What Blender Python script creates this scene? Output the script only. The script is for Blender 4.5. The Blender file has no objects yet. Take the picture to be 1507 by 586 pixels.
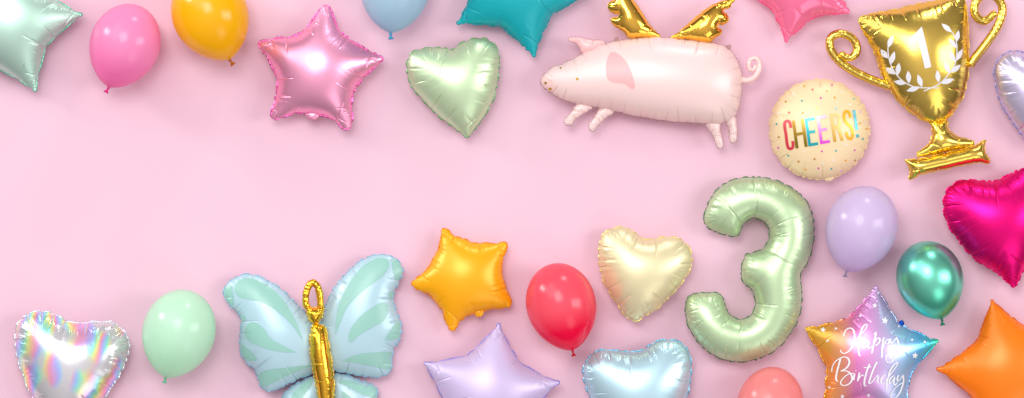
import bpy, math, random
import numpy as np
from mathutils import Vector, Matrix
from mathutils.bvhtree import BVHTree
from mathutils.geometry import delaunay_2d_cdt

# ------------------------------------------------------------------ scene
SC = bpy.context.scene
COL = SC.collection
S = 0.0025            # metres for one unit of the outlines below
CAMH = 14.0           # camera height over the pink surface
CX, CY = 753.5, 293.0

SC.render.engine = 'CYCLES'
SC.cycles.use_denoising = True
SC.cycles.max_bounces = 8
SC.cycles.sample_clamp_indirect = 6.0
SC.view_settings.view_transform = 'Standard'
SC.view_settings.look = 'None'
SC.view_settings.exposure = 0.0
SC.view_settings.gamma = 1.0


def lin(c):
    out = []
    for v in c:
        v = v / 255.0
        out.append(v / 12.92 if v <= 0.04045 else ((v + 0.055) / 1.055) ** 2.4)
    return (out[0], out[1], out[2], 1.0)


# ------------------------------------------------------------------ materials
def new_mat(name):
    m = bpy.data.materials.new(name)
    m.use_nodes = True
    nt = m.node_tree
    for n in list(nt.nodes):
        nt.nodes.remove(n)
    out = nt.nodes.new('ShaderNodeOutputMaterial')
    b = nt.nodes.new('ShaderNodeBsdfPrincipled')
    nt.links.new(b.outputs[0], out.inputs[0])
    return m, nt, b, out


def math_node(nt, op, a, b=None):
    n = nt.nodes.new('ShaderNodeMath')
    n.operation = op
    for i, v in enumerate((a, b)):
        if v is None:
            continue
        if isinstance(v, (int, float)):
            n.inputs[i].default_value = v
        else:
            nt.links.new(v, n.inputs[i])
    return n.outputs[0]


def film_bump(nt, b, ribs=0.5, wobble=0.25, period=3.3, reach=15.0, wscale=14.0, cell=13.0, folds=0.5):
    """fine ribs that run in from the weld, and a slow wobble of the film"""
    uv = nt.nodes.new('ShaderNodeUVMap')
    uv.uv_map = 'seam'
    sep = nt.nodes.new('ShaderNodeSeparateXYZ')
    nt.links.new(uv.outputs[0], sep.inputs[0])
    s, d = sep.outputs[0], sep.outputs[1]
    nz = nt.nodes.new('ShaderNodeTexNoise')
    nz.noise_dimensions = '1D'
    nz.inputs['Scale'].default_value = 0.055
    nz.inputs['Detail'].default_value = 0.0
    nt.links.new(s, nz.inputs['W'])
    mr = nt.nodes.new('ShaderNodeMapRange')
    mr.inputs[1].default_value = 0.45
    mr.inputs[2].default_value = 0.62
    nt.links.new(nz.outputs[0], mr.inputs[0])
    ph = nt.nodes.new('ShaderNodeTexNoise')
    ph.noise_dimensions = '1D'
    ph.inputs['Scale'].default_value = 0.11
    nt.links.new(s, ph.inputs['W'])
    ang = math_node(nt, 'ADD', math_node(nt, 'MULTIPLY', s, 2 * math.pi / period), math_node(nt, 'MULTIPLY', ph.outputs[0], 9.0))
    w = math_node(nt, 'SINE', ang)
    fd = nt.nodes.new('ShaderNodeMapRange')
    fd.inputs[1].default_value = reach * 0.45
    fd.inputs[2].default_value = reach
    fd.inputs[3].default_value = 1.0
    fd.inputs[4].default_value = 0.0
    nt.links.new(d, fd.inputs[0])
    rib = math_node(nt, 'MULTIPLY', math_node(nt, 'MULTIPLY', w, mr.outputs[0]), fd.outputs[0])
    tc = nt.nodes.new('ShaderNodeTexCoord')
    n2 = nt.nodes.new('ShaderNodeTexNoise')
    n2.inputs['Scale'].default_value = wscale
    n2.inputs['Detail'].default_value = 1.0
    nt.links.new(tc.outputs['Object'], n2.inputs['Vector'])
    vo = nt.nodes.new('ShaderNodeTexVoronoi')
    vo.voronoi_dimensions = '1D'
    vo.feature = 'DISTANCE_TO_EDGE'
    vo.inputs['Scale'].default_value = 1.0 / cell
    nt.links.new(s, vo.inputs['W'])
    ln = nt.nodes.new('ShaderNodeMapRange')
    ln.interpolation_type = 'SMOOTHSTEP'
    ln.inputs[1].default_value = 0.0
    ln.inputs[2].default_value = 1.3 / cell
    ln.inputs[3].default_value = 1.0
    ln.inputs[4].default_value = 0.0
    nt.links.new(vo.outputs['Distance'], ln.inputs[0])
    nl = nt.nodes.new('ShaderNodeTexNoise')
    nl.noise_dimensions = '1D'
    nl.inputs['Scale'].default_value = 0.13
    nt.links.new(s, nl.inputs['W'])
    le = math_node(nt, 'MULTIPLY', math_node(nt, 'SUBTRACT', nl.outputs[0], 0.30), reach * 3.2)
    lm = math_node(nt, 'SUBTRACT', 1.0, math_node(nt, 'DIVIDE', d, math_node(nt, 'MAXIMUM', le, 1.0)))
    lm = math_node(nt, 'POWER', math_node(nt, 'MINIMUM', math_node(nt, 'MAXIMUM', lm, 0.0), 1.0), 0.5)
    fold = math_node(nt, 'MULTIPLY', math_node(nt, 'MULTIPLY', ln.outputs[0], lm), -0.0016 * folds)
    hgt = math_node(nt, 'ADD', math_node(nt, 'MULTIPLY', rib, 0.0005 * ribs), math_node(nt, 'MULTIPLY', n2.outputs[0], 0.003 * wobble))
    hgt = math_node(nt, 'ADD', hgt, fold)
    bp = nt.nodes.new('ShaderNodeBump')
    bp.inputs['Strength'].default_value = 1.0
    bp.inputs['Distance'].default_value = 1.0
    nt.links.new(hgt, bp.inputs['Height'])
    nt.links.new(bp.outputs[0], b.inputs['Normal'])


def foil(name, rgb, metal=0.8, rough=0.3, ribs=0.5, wobble=0.12, coat=0.0, gradient=None, spec=0.5, reach=15.0, cell=15.0, folds=0.5):
    m, nt, b, out = new_mat(name)
    b.inputs['Base Color'].default_value = lin(rgb)
    b.inputs['Metallic'].default_value = metal
    b.inputs['Roughness'].default_value = rough
    b.inputs['Specular IOR Level'].default_value = spec
    b.inputs['Coat Weight'].default_value = coat
    b.inputs['Coat Roughness'].default_value = 0.12
    film_bump(nt, b, ribs, wobble, reach=reach, cell=cell, folds=folds)
    if gradient:
        link_gradient(nt, b, *gradient)
    return m


def link_gradient(nt, b, axis, lo, hi, stops):
    """a colour print that runs across the object (lo and hi in local metres)"""
    tc = nt.nodes.new('ShaderNodeTexCoord')
    sep = nt.nodes.new('ShaderNodeSeparateXYZ')
    nt.links.new(tc.outputs['Object'], sep.inputs[0])
    mr = nt.nodes.new('ShaderNodeMapRange')
    mr.inputs[1].default_value = lo
    mr.inputs[2].default_value = hi
    nt.links.new(sep.outputs[axis], mr.inputs[0])
    cr = nt.nodes.new('ShaderNodeValToRGB')
    while len(cr.color_ramp.elements) > 1:
        cr.color_ramp.elements.remove(cr.color_ramp.elements[0])
    cr.color_ramp.elements[0].position = stops[0][0]
    cr.color_ramp.elements[0].color = lin(stops[0][1])
    for p, c in stops[1:]:
        e = cr.color_ramp.elements.new(p)
        e.color = lin(c)
    nt.links.new(mr.outputs[0], cr.inputs[0])
    nt.links.new(cr.outputs[0], b.inputs['Base Color'])


def print_mat(name, rgb, rough=0.35, metal=0.0, gradient=None):
    m, nt, b, out = new_mat(name)
    b.inputs['Base Color'].default_value = lin(rgb)
    b.inputs['Roughness'].default_value = rough
    b.inputs['Metallic'].default_value = metal
    if gradient:
        link_gradient(nt, b, *gradient)
    return m


def latex(name, rgb, rough=0.21, trans=0.3, metal=0.0, spec=0.5):
    m, nt, b, out = new_mat(name)
    tc = nt.nodes.new('ShaderNodeTexCoord')
    n1 = nt.nodes.new('ShaderNodeTexNoise')
    n1.inputs['Scale'].default_value = 9.0
    n1.inputs['Detail'].default_value = 3.0
    nt.links.new(tc.outputs['Object'], n1.inputs['Vector'])
    hs = nt.nodes.new('ShaderNodeHueSaturation')
    hs.inputs['Color'].default_value = lin(rgb)
    mr = nt.nodes.new('ShaderNodeMapRange')
    mr.inputs[3].default_value = 0.97
    mr.inputs[4].default_value = 1.03
    nt.links.new(n1.outputs[0], mr.inputs[0])
    nt.links.new(mr.outputs[0], hs.inputs['Value'])
    uv = nt.nodes.new('ShaderNodeUVMap')
    uv.uv_map = 'seam'
    su = nt.nodes.new('ShaderNodeSeparateXYZ')
    nt.links.new(uv.outputs[0], su.inputs[0])
    th = nt.nodes.new('ShaderNodeMapRange')
    th.interpolation_type = 'SMOOTHSTEP'
    th.inputs[1].default_value = 0.45
    th.inputs[2].default_value = 1.0
    th.inputs[3].default_value = 1.0
    th.inputs[4].default_value = 1.2
    nt.links.new(su.outputs[0], th.inputs[0])
    nt.links.new(th.outputs[0], hs.inputs['Saturation'])
    nt.links.new(hs.outputs[0], b.inputs['Base Color'])
    b.inputs['Roughness'].default_value = rough
    b.inputs['Metallic'].default_value = metal
    b.inputs['Specular IOR Level'].default_value = spec
    bp = nt.nodes.new('ShaderNodeBump')
    bp.inputs['Strength'].default_value = 0.25
    bp.inputs['Distance'].default_value = 0.002
    nt.links.new(n1.outputs[0], bp.inputs['Height'])
    nt.links.new(bp.outputs[0], b.inputs['Normal'])
    if trans > 0:
        t = nt.nodes.new('ShaderNodeBsdfTranslucent')
        nt.links.new(hs.outputs[0], t.inputs[0])
        mx = nt.nodes.new('ShaderNodeMixShader')
        mx.inputs[0].default_value = trans
        nt.links.new(b.outputs[0], mx.inputs[1])
        nt.links.new(t.outputs[0], mx.inputs[2])
        nt.links.new(mx.outputs[0], out.inputs[0])
    return m


def holo_mat():
    """pale silver film; the spectrum a grating would throw is painted on in soft patches"""
    m, nt, b, out = new_mat('holographic film')
    geo = nt.nodes.new('ShaderNodeNewGeometry')
    tc = nt.nodes.new('ShaderNodeTexCoord')
    mp = nt.nodes.new('ShaderNodeMapping')
    mp.inputs['Scale'].default_value = (1.0, 0.62, 0.5)
    nt.links.new(tc.outputs['Object'], mp.inputs['Vector'])
    n1 = nt.nodes.new('ShaderNodeTexNoise')
    n1.inputs['Scale'].default_value = 13.0
    n1.inputs['Detail'].default_value = 0.0
    nt.links.new(mp.outputs[0], n1.inputs['Vector'])
    sep = nt.nodes.new('ShaderNodeSeparateXYZ')
    nt.links.new(geo.outputs['Normal'], sep.inputs[0])
    pos = nt.nodes.new('ShaderNodeSeparateXYZ')
    nt.links.new(tc.outputs['Object'], pos.inputs[0])
    v = math_node(nt, 'ADD', math_node(nt, 'MULTIPLY', pos.outputs[0], 10.5), math_node(nt, 'MULTIPLY', pos.outputs[1], -2.5))
    v = math_node(nt, 'ADD', v, math_node(nt, 'MULTIPLY', sep.outputs[0], 0.7))
    v = math_node(nt, 'ADD', v, math_node(nt, 'MULTIPLY', n1.outputs[0], 0.9))
    fr = math_node(nt, 'FRACT', v)
    cr = nt.nodes.new('ShaderNodeValToRGB')
    stops = [(0.0, (196, 190, 255)), (0.2, (165, 225, 255)), (0.36, (170, 255, 215)), (0.52, (240, 255, 160)), (0.66, (255, 215, 165)), (0.82, (255, 175, 205)), (1.0, (196, 190, 255))]
    cr.color_ramp.elements[0].color = lin(stops[0][1])
    cr.color_ramp.elements[1].color = lin(stops[-1][1])
    for p, col in stops[1:-1]:
        e = cr.color_ramp.elements.new(p)
        e.color = lin(col)
    nt.links.new(fr, cr.inputs[0])
    mk = nt.nodes.new('ShaderNodeMapRange')
    mk.interpolation_type = 'SMOOTHSTEP'
    mk.inputs[1].default_value = 0.36
    mk.inputs[2].default_value = 0.58
    n3 = nt.nodes.new('ShaderNodeTexNoise')
    n3.inputs['Scale'].default_value = 17.0
    n3.inputs['Detail'].default_value = 0.3
    mp2 = nt.nodes.new('ShaderNodeMapping')
    mp2.inputs['Location'].default_value = (3.1, 1.7, 0.4)
    mp2.inputs['Scale'].default_value = (1.0, 0.6, 0.5)
    nt.links.new(tc.outputs['Object'], mp2.inputs['Vector'])
    nt.links.new(mp2.outputs[0], n3.inputs['Vector'])
    nt.links.new(n3.outputs[0], mk.inputs[0])
    mx = nt.nodes.new('ShaderNodeMix')
    mx.data_type = 'RGBA'
    mx.inputs[6].default_value = lin((220, 220, 222))
    nt.links.new(mk.outputs[0], mx.inputs[0])
    nt.links.new(cr.outputs[0], mx.inputs[7])
    nt.links.new(mx.outputs[2], b.inputs['Base Color'])
    b.inputs['Metallic'].default_value = 0.55
    b.inputs['Roughness'].default_value = 0.22
    film_bump(nt, b, 1.3, 0.25, reach=18, wscale=9)
    return m


# ------------------------------------------------------------------ object helpers
def mesh_obj(name, verts, faces, mats, parent=None, uvs=None, mat_idx=None, smooth=True):
    me = bpy.data.meshes.new(name)
    me.from_pydata([tuple(v) for v in verts], [], [tuple(int(i) for i in f) for f in faces])
    if not isinstance(mats, (list, tuple)):
        mats = [mats]
    for m in mats:
        me.materials.append(m)
    if smooth:
        me.polygons.foreach_set('use_smooth', [True] * len(me.polygons))
    if mat_idx is not None:
        me.polygons.foreach_set('material_index', mat_idx)
    if uvs is not None:
        lay = me.uv_layers.new(name='seam')
        li = np.empty(len(me.loops), dtype=np.int32)
        me.loops.foreach_get('vertex_index', li)
        lay.data.foreach_set('uv', np.asarray(uvs, dtype=np.float32)[li].ravel())
    me.update()
    o = bpy.data.objects.new(name, me)
    COL.objects.link(o)
    if parent is not None:
        o.parent = parent
    return o


def catmull(pts, closed=True, dens=10):
    """centripetal spline through (x, y[, corner]) points"""
    P = [np.array(p[:2], float) for p in pts]
    C = [len(p) > 2 and bool(p[2]) for p in pts]
    n = len(P)
    out = []
    for i in range(n if closed else n - 1):
        p1, p2 = P[i], P[(i + 1) % n]
        p0 = P[i - 1] if (closed or i > 0) else p1 - (p2 - p1)
        p3 = P[(i + 2) % n] if (closed or i + 2 < n) else p2 + (p2 - p1)
        if C[i]:
            p0 = p1 - (p2 - p1)
        if C[(i + 1) % n]:
            p3 = p2 + (p2 - p1)
        t0 = 0.0
        t1 = t0 + max(np.linalg.norm(p1 - p0), 1e-6) ** 0.5
        t2 = t1 + max(np.linalg.norm(p2 - p1), 1e-6) ** 0.5
        t3 = t2 + max(np.linalg.norm(p3 - p2), 1e-6) ** 0.5
        for k in range(dens):
            t = t1 + (t2 - t1) * k / dens
            a1 = (t1 - t) / (t1 - t0) * p0 + (t - t0) / (t1 - t0) * p1
            a2 = (t2 - t) / (t2 - t1) * p1 + (t - t1) / (t2 - t1) * p2
            a3 = (t3 - t) / (t3 - t2) * p2 + (t - t2) / (t3 - t2) * p3
            b1 = (t2 - t) / (t2 - t0) * a1 + (t - t0) / (t2 - t0) * a2
            b2 = (t3 - t) / (t3 - t1) * a2 + (t - t1) / (t3 - t1) * a3
            out.append((t2 - t) / (t2 - t1) * b1 + (t - t1) / (t2 - t1) * b2)
    if not closed:
        out.append(P[-1])
    return np.array(out)


def resample(c, sp, closed=True):
    q = np.vstack([c, c[:1]]) if closed else c
    L = np.concatenate([[0], np.cumsum(np.linalg.norm(np.diff(q, axis=0), axis=1))])
    n = max(8, int(round(L[-1] / sp)))
    s = np.linspace(0, L[-1], n + 1)
    if closed:
        s = s[:-1]
    return np.column_stack([np.interp(s, L, q[:, 0]), np.interp(s, L, q[:, 1])]), s, L[-1]


def poly_area(p):
    x, y = p[:, 0], p[:, 1]
    return 0.5 * np.sum(x * np.roll(y, -1) - y * np.roll(x, -1))


def out_normals(p):
    t = np.roll(p, -1, 0) - np.roll(p, 1, 0)
    t /= np.maximum(np.linalg.norm(t, axis=1, keepdims=True), 1e-9)
    return np.column_stack([t[:, 1], -t[:, 0]])          # outward for counter-clockwise outlines


def inside(poly, q):
    x, y = q[:, 0], q[:, 1]
    r = np.zeros(len(q), bool)
    n = len(poly)
    for i in range(n):
        x1, y1 = poly[i]
        x2, y2 = poly[(i + 1) % n]
        if y1 == y2:
            continue
        c = ((y1 > y) != (y2 > y)) & (x < (x2 - x1) * (y - y1) / (y2 - y1) + x1)
        r ^= c
    return r


def nearest(poly, q):
    """distance to the outline and index of the closest outline point"""
    d = np.empty(len(q))
    k = np.empty(len(q), int)
    for a in range(0, len(q), 2000):
        dd = ((q[a:a + 2000, None, :] - poly[None]) ** 2).sum(2)
        k[a:a + 2000] = dd.argmin(1)
        d[a:a + 2000] = np.sqrt(dd.min(1))
    return d, k


def triangulate(poly, pts):
    nb = len(poly)
    allp = np.vstack([poly, pts]) if len(pts) else poly
    vs, es, fs, ov, oe, of = delaunay_2d_cdt([Vector((float(a), float(b))) for a, b in allp], [(i, (i + 1) % nb) for i in range(nb)],
                                             [list(range(nb))], 1, 1e-5)
    return np.array([(v.x, v.y) for v in vs]), np.array([f for f in fs if len(f) == 3], int), ov


def poisson(v, tris, fixed):
    """u with laplacian -1 inside and 0 on the weld, finite elements and conjugate gradients"""
    n = len(v)
    I, J, W = [], [], []
    b = np.zeros(n)
    a0, a1, a2 = v[tris[:, 0]], v[tris[:, 1]], v[tris[:, 2]]
    ar = np.abs((a1[:, 0] - a0[:, 0]) * (a2[:, 1] - a0[:, 1]) - (a1[:, 1] - a0[:, 1]) * (a2[:, 0] - a0[:, 0])) / 2
    ar = np.maximum(ar, 1e-9)
    for k in range(3):
        np.add.at(b, tris[:, k], ar / 3)
        i, j, o = tris[:, k], tris[:, (k + 1) % 3], tris[:, (k + 2) % 3]
        e1, e2 = v[i] - v[o], v[j] - v[o]
        cot = (e1 * e2).sum(1) / (2 * ar) * 0.5
        cot = np.clip(cot, -20, 20)
        I += [i, j]
        J += [j, i]
        W += [cot, cot]
    I, J, W = np.concatenate(I), np.concatenate(J), np.concatenate(W)
    dg = np.bincount(I, W, n)
    free = ~fixed
    dgf = np.where(free, np.maximum(dg, 1e-6), 1)

    def A(x):
        y = dg * x - np.bincount(I, W * x[J], n)
        y[fixed] = 0
        return y
    x = np.zeros(n)
    r = np.where(free, b, 0)
    z = r / dgf
    p = z.copy()
    rz = r @ z
    r0 = rz
    for _ in range(900):
        ap = A(p)
        al = rz / max(p @ ap, 1e-30)
        x += al * p
        r -= al * ap
        z = r / dgf
        rn = r @ z
        if rn < 1e-9 * r0:
            break
        p = z + (rn / rz) * p
        rz = rn
    return np.maximum(x, 0)


class Thing:
    """one top-level balloon; its meshes are collected in outline units and laid on the surface at the end"""

    def __init__(self, name, label, cat, cx, cy, group=None, tilt=(0, 0)):
        self.root = bpy.data.objects.new(name, None)
        self.root.empty_display_size = 0.05
        COL.objects.link(self.root)
        self.root['label'] = label
        self.root['category'] = cat
        if group:
            self.root['group'] = group
        self.c = (cx, cy)
        self.tilt = tilt
        self.objs = []

    def loc(self, pts):
        return [((p[0] - self.c[0]), -(p[1] - self.c[1])) + tuple(p[2:]) for p in pts]

    def add(self, name, verts, faces, mats, parent=None, **kw):
        o = mesh_obj(name, verts, faces, mats, parent or self.root, **kw)
        self.objs.append(o)
        return o

    def finish(self, lift=0.0):
        R = Matrix.Rotation(math.radians(self.tilt[0]), 3, 'X') @ Matrix.Rotation(math.radians(self.tilt[1]), 3, 'Y')
        R = np.array(R)
        data, zmin = [], 1e9
        for o in self.objs:
            a = np.empty(len(o.data.vertices) * 3, np.float32)
            o.data.vertices.foreach_get('co', a)
            a = a.reshape(-1, 3) @ R.T.astype(np.float32)
            data.append(a)
            zmin = min(zmin, a[:, 2].min())
        zc = -zmin * S + lift
        f = (CAMH - zc) / CAMH
        for o, a in zip(self.objs, data):
            a = a * (S * f)
            a[:, 2] += -zmin * S * f + lift + 0.0006
            o.data.vertices.foreach_set('co', a.ravel())
            o.data.update()
        self.root.location = ((self.c[0] - CX) * S * f, -(self.c[1] - CY) * S * f, 0)


def pillow(T, pts, mat, rim_mat=None, hmax=24.0, p=0.66, ins=1.2, seed=1, crease=16.0, depth=0.3, length=15.0, rimw=1.7, dz=0.0,
           name='foil_body', parent=None, grid=1.7, closed_curve=True, scallop=0.45, rim_name='seam_rim', bottom=0.9, puff=0.025, fold_gap=24.0, fold_len=None, fold_depth=3.2):
    """two welded sheets of film blown up: outline points -> body and weld rim. Returns a sampler of the upper surface."""
    rnd = random.Random(seed)
    fold_len = fold_len or length * 1.25
    c = catmull(T.loc(pts), True)
    if poly_area(c) < 0:
        c = c[::-1]
    P, s, L = resample(c, 1.2)
    if ins:
        P = P - out_normals(P) * ins
    # where the film creases on its way into the weld
    cs, pos = [], rnd.uniform(0, crease)
    while pos < L - crease * 0.4:
        cs.append((pos, rnd.uniform(0.25, 1.0) ** 1.3, rnd.uniform(0.6, 1.3) * length))
        pos += crease * rnd.choice([0.35, 0.6, 0.8, 1.0, 1.3, 1.7])
    pull = np.zeros(len(P))
    cpos = np.array([q[0] for q in cs])
    for q, a, l in cs:
        ds = np.abs((s - q + L / 2) % L - L / 2)
        pull += 1.1 * (0.4 + 0.6 * a) * np.exp(-(ds / 1.7) ** 2)
    # bulge between neighbouring creases
    ci = np.sort(cpos)
    nxt = np.searchsorted(ci, s) % len(ci)
    prv = (nxt - 1) % len(ci)
    gap = (ci[nxt] - ci[prv]) % L
    gap[gap == 0] = L
    fr = ((s - ci[prv]) % L) / gap
    bulge = np.sin(np.pi * np.clip(fr, 0, 1))
    P = P + out_normals(P) * (scallop * (bulge * 0.5 * np.minimum(gap / 14, 1.4)) - scallop * pull)[:, None]
    P, s2, L2 = resample(P, 1.2)
    s = s2 * (L / L2)
    if len(P) and poly_area(P) < 0:
        P = P[::-1]
    N = out_normals(P)
    rows = []
    for dd in (0.3, 0.9, 1.8, 3.0):
        q = P - N * dd
        d, k = nearest(P, q)
        q = q[(d > dd * 0.8) & inside(P, q)]
        rows.append(q)
    lo, hi = P.min(0), P.max(0)
    gx, gy = np.meshgrid(np.arange(lo[0], hi[0], grid), np.arange(lo[1], hi[1], grid * 0.87))
    gx = gx + (np.arange(gx.shape[0]) % 2)[:, None] * grid * 0.5
    g = np.column_stack([gx.ravel(), gy.ravel()])
    g = g[inside(P, g)]
    d, k = nearest(P, g)
    g = g[d > 4.0]
    # long folds: rows of points across each fold line so that it can be a real, narrow groove
    folds, fp = [], []
    last = -1e9
    for q, aa, l in cs:
        i = int(np.argmin(np.abs(s - q)))
        e0, e1 = P[i] - P[i - 9], P[(i + 9) % len(P)] - P[i]
        turn = math.atan2(e0[0] * e1[1] - e0[1] * e1[0], e0 @ e1)      # below zero where the outline curves inwards
        cave = min(max(-turn / 0.5, 0.0), 1.0)
        if q - last < fold_gap * rnd.uniform(0.6, 1.3) * (1 - 0.55 * cave):
            continue
        last = q
        ang = rnd.uniform(-0.2, 0.2)
        l = 1.0 + 0.9 * cave
        dr = -np.array([N[i, 0] * math.cos(ang) - N[i, 1] * math.sin(ang), N[i, 0] * math.sin(ang) + N[i, 1] * math.cos(ang)])
        folds.append((P[i], dr, l * fold_len * rnd.uniform(0.35, 1.0), min(1.0, rnd.uniform(0.45, 1.0) + 0.3 * cave) * fold_depth))
    inner = np.vstack(rows + [g])
    for o_, dr, l, a_ in folds:
        rel = inner - o_
        al, pe = rel @ dr, rel @ np.array([-dr[1], dr[0]])
        inner = inner[~((al > -1) & (al < l + 0.5) & (np.abs(pe) < 1.2))]
        t_ = np.arange(0.7, l, 0.9)
        sd_ = np.array([-dr[1], dr[0]])
        for w_ in (-0.7, 0.0, 0.7):
            fp.append(o_ + np.outer(t_, dr) + sd_ * w_)
    if fp:
        fq = np.vstack(fp)
        d, k = nearest(P, fq)
        fq = fq[(d > 0.5) & inside(P, fq)]
        inner = np.vstack([inner, fq])
    v, tris, ov = triangulate(P, inner)
    # the triangulation may merge points: the weld is whatever lies on the outline
    d, k = nearest(P, v)
    fixed = d < 0.02
    a = v[tris]
    cr = (a[:, 1, 0] - a[:, 0, 0]) * (a[:, 2, 1] - a[:, 0, 1]) - (a[:, 1, 1] - a[:, 0, 1]) * (a[:, 2, 0] - a[:, 0, 0])
    tris = tris[np.abs(cr) > 1e-7]
    cr = cr[np.abs(cr) > 1e-7]
    tris[cr < 0] = tris[cr < 0][:, ::-1]
    u = poisson(v, tris, fixed)
    h = hmax * (u / max(u.max(), 1e-9)) ** p
    sv = s[k]
    # creases: sharp grooves that die out away from the weld, the film puffing between them
    g = np.ones(len(v))
    for q, aa, l in cs:
        ds = np.abs((sv - q + L / 2) % L - L / 2)
        lean = 1.0
        g -= depth * 0.22 * aa * np.clip(1 - ds / 1.5, 0, 1) * np.clip(1 - d / l, 0, 1) ** 0.7
        g -= 0.025 * aa * np.exp(-(ds / 4.0) ** 2) * np.clip(1 - d / (l * 1.3), 0, 1)
    g += puff * np.interp(sv, s, np.interp((s), s, bulge if len(bulge) == len(s) else np.resize(bulge, len(s)))) * np.exp(-d / (length * 0.7))
    h = h * np.clip(g, 0.2, 1.3)
    for o_, dr, l, a_ in folds:
        rel = v - o_
        al, pe = rel @ dr, rel @ np.array([-dr[1], dr[0]])
        gr = a_ * np.clip(1 - np.abs(pe) / 0.7, 0, 1) * np.where((al > -0.5) & (al < l), np.clip(1 - al / l, 0, 1) ** 0.6, 0)
        h = h - np.minimum(gr, h * 0.6)
        h = h - 0.10 * np.minimum(a_, 1.5) * np.exp(-(pe / 2.6) ** 2) * np.where((al > -0.5) & (al < l), np.clip(1 - al / l, 0, 1), 0) * np.clip(h / 3, 0, 1)
    n = len(v)
    top = np.column_stack([v, h + dz])
    low = np.column_stack([v, -np.minimum(h * bottom, hmax * bottom * 0.93) + dz])
    idx = np.where(fixed, np.arange(n), np.arange(n) + n)
    used = np.concatenate([np.ones(n, bool), ~fixed])
    verts = np.vstack([top, low])
    remap = np.cumsum(used) - 1
    faces = np.vstack([tris, remap[idx[tris]][:, ::-1]])
    uv = np.vstack([np.column_stack([sv, d])] * 2)[used]
    body = T.add(name, verts[used], faces, mat, parent, uvs=uv)
    if rim_mat is not None:
        m = len(P)
        wob = np.zeros(m)
        for kk in range(5):
            fq = rnd.choice([5, 7, 9, 12, 17])
            wob += rnd.uniform(0.3, 0.8) * np.sin(2 * np.pi * s / fq + rnd.uniform(0, 6.3))
        w = rimw * np.clip(0.10 + 0.95 * bulge_at(s, ci, L) + 0.15 * wob, 0.03, 1.4)
        inn, outp = P - N * 0.7, P + N * w[:, None]
        z = 0.12 * wob
        tt = 0.16
        rv = np.vstack([np.column_stack([inn, np.full(m, dz + tt)]), np.column_stack([outp, dz + z + tt]),
                        np.column_stack([outp, dz + z - tt]), np.column_stack([inn, np.full(m, dz - tt)])])
        ii = np.arange(m)
        jj = (ii + 1) % m
        rf = []
        for q in range(4):
            q2 = (q + 1) % 4
            rf.append(np.column_stack([ii + q * m, jj + q * m, jj + q2 * m, ii + q2 * m])[:, ::-1])
        T.add(rim_name, rv, np.vstack(rf), rim_mat, body if parent else None, uvs=np.column_stack([np.tile(s, 4), np.zeros(4 * m)]))
    bv = BVHTree.FromPolygons([Vector(q) for q in top], [tuple(int(i) for i in f) for f in tris])
    return body, bv


def bulge_at(s, ci, L):
    nxt = np.searchsorted(ci, s) % len(ci)
    prv = (nxt - 1) % len(ci)
    gap = (ci[nxt] - ci[prv]) % L
    gap[gap == 0] = L
    return np.sin(np.pi * np.clip(((s - ci[prv]) % L) / gap, 0, 1))


def drop(bv, q, off):
    h = bv.ray_cast(Vector((q[0], q[1], 500)), Vector((0, 0, -1)))
    return None if h[0] is None else (q[0], q[1], h[0].z + off)


def print_patches(T, name, bv, polys, mat, parent=None, off=0.3, curve=True, grid=1.6, mat_idx=None):
    """flat print that follows the film: polygons (in outline units) laid on the upper surface"""
    V, F, MI = [], [], []
    for pi, pl in enumerate(polys):
        q = T.loc(pl)
        c = catmull(q, True, 8) if curve else np.array([p_[:2] for p_ in q], float)
        if poly_area(c) < 0:
            c = c[::-1]
        P, s, L = resample(c, 1.0) if curve else resample(c, 0.8)
        if not curve:                                   # keep the corners
            dd, kk = nearest(P, c)
            P[kk] = c
        lo, hi = P.min(0), P.max(0)
        gx, gy = np.meshgrid(np.arange(lo[0], hi[0], grid), np.arange(lo[1], hi[1], grid))
        g = np.column_stack([gx.ravel(), gy.ravel()])
        g = g[inside(P, g)] if len(g) else g
        if len(g):
            d, k = nearest(P, g)
            g = g[d > grid * 0.5]
        v, tris, ov = triangulate(P, g)
        b0 = len(V)
        ok = []
        for q in v:
            r = drop(bv, q, off)
            ok.append(r is not None)
            V.append(r if r else (q[0], q[1], 0))
        for t in tris:
            if all(ok[i] for i in t):
                a, b, c_ = v[t[0]], v[t[1]], v[t[2]]
                cr = (b[0] - a[0]) * (c_[1] - a[1]) - (b[1] - a[1]) * (c_[0] - a[0])
                if abs(cr) < 1e-8:
                    continue
                t = t if cr > 0 else t[::-1]
                F.append([i + b0 for i in t])
                MI.append(mat_idx[pi] if mat_idx else 0)
    used = sorted({i for f in F for i in f})
    rm = {o: i for i, o in enumerate(used)}
    return T.add(name, [V[i] for i in used], [[rm[i] for i in f] for f in F], mat, parent, mat_idx=MI if mat_idx else None)


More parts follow.
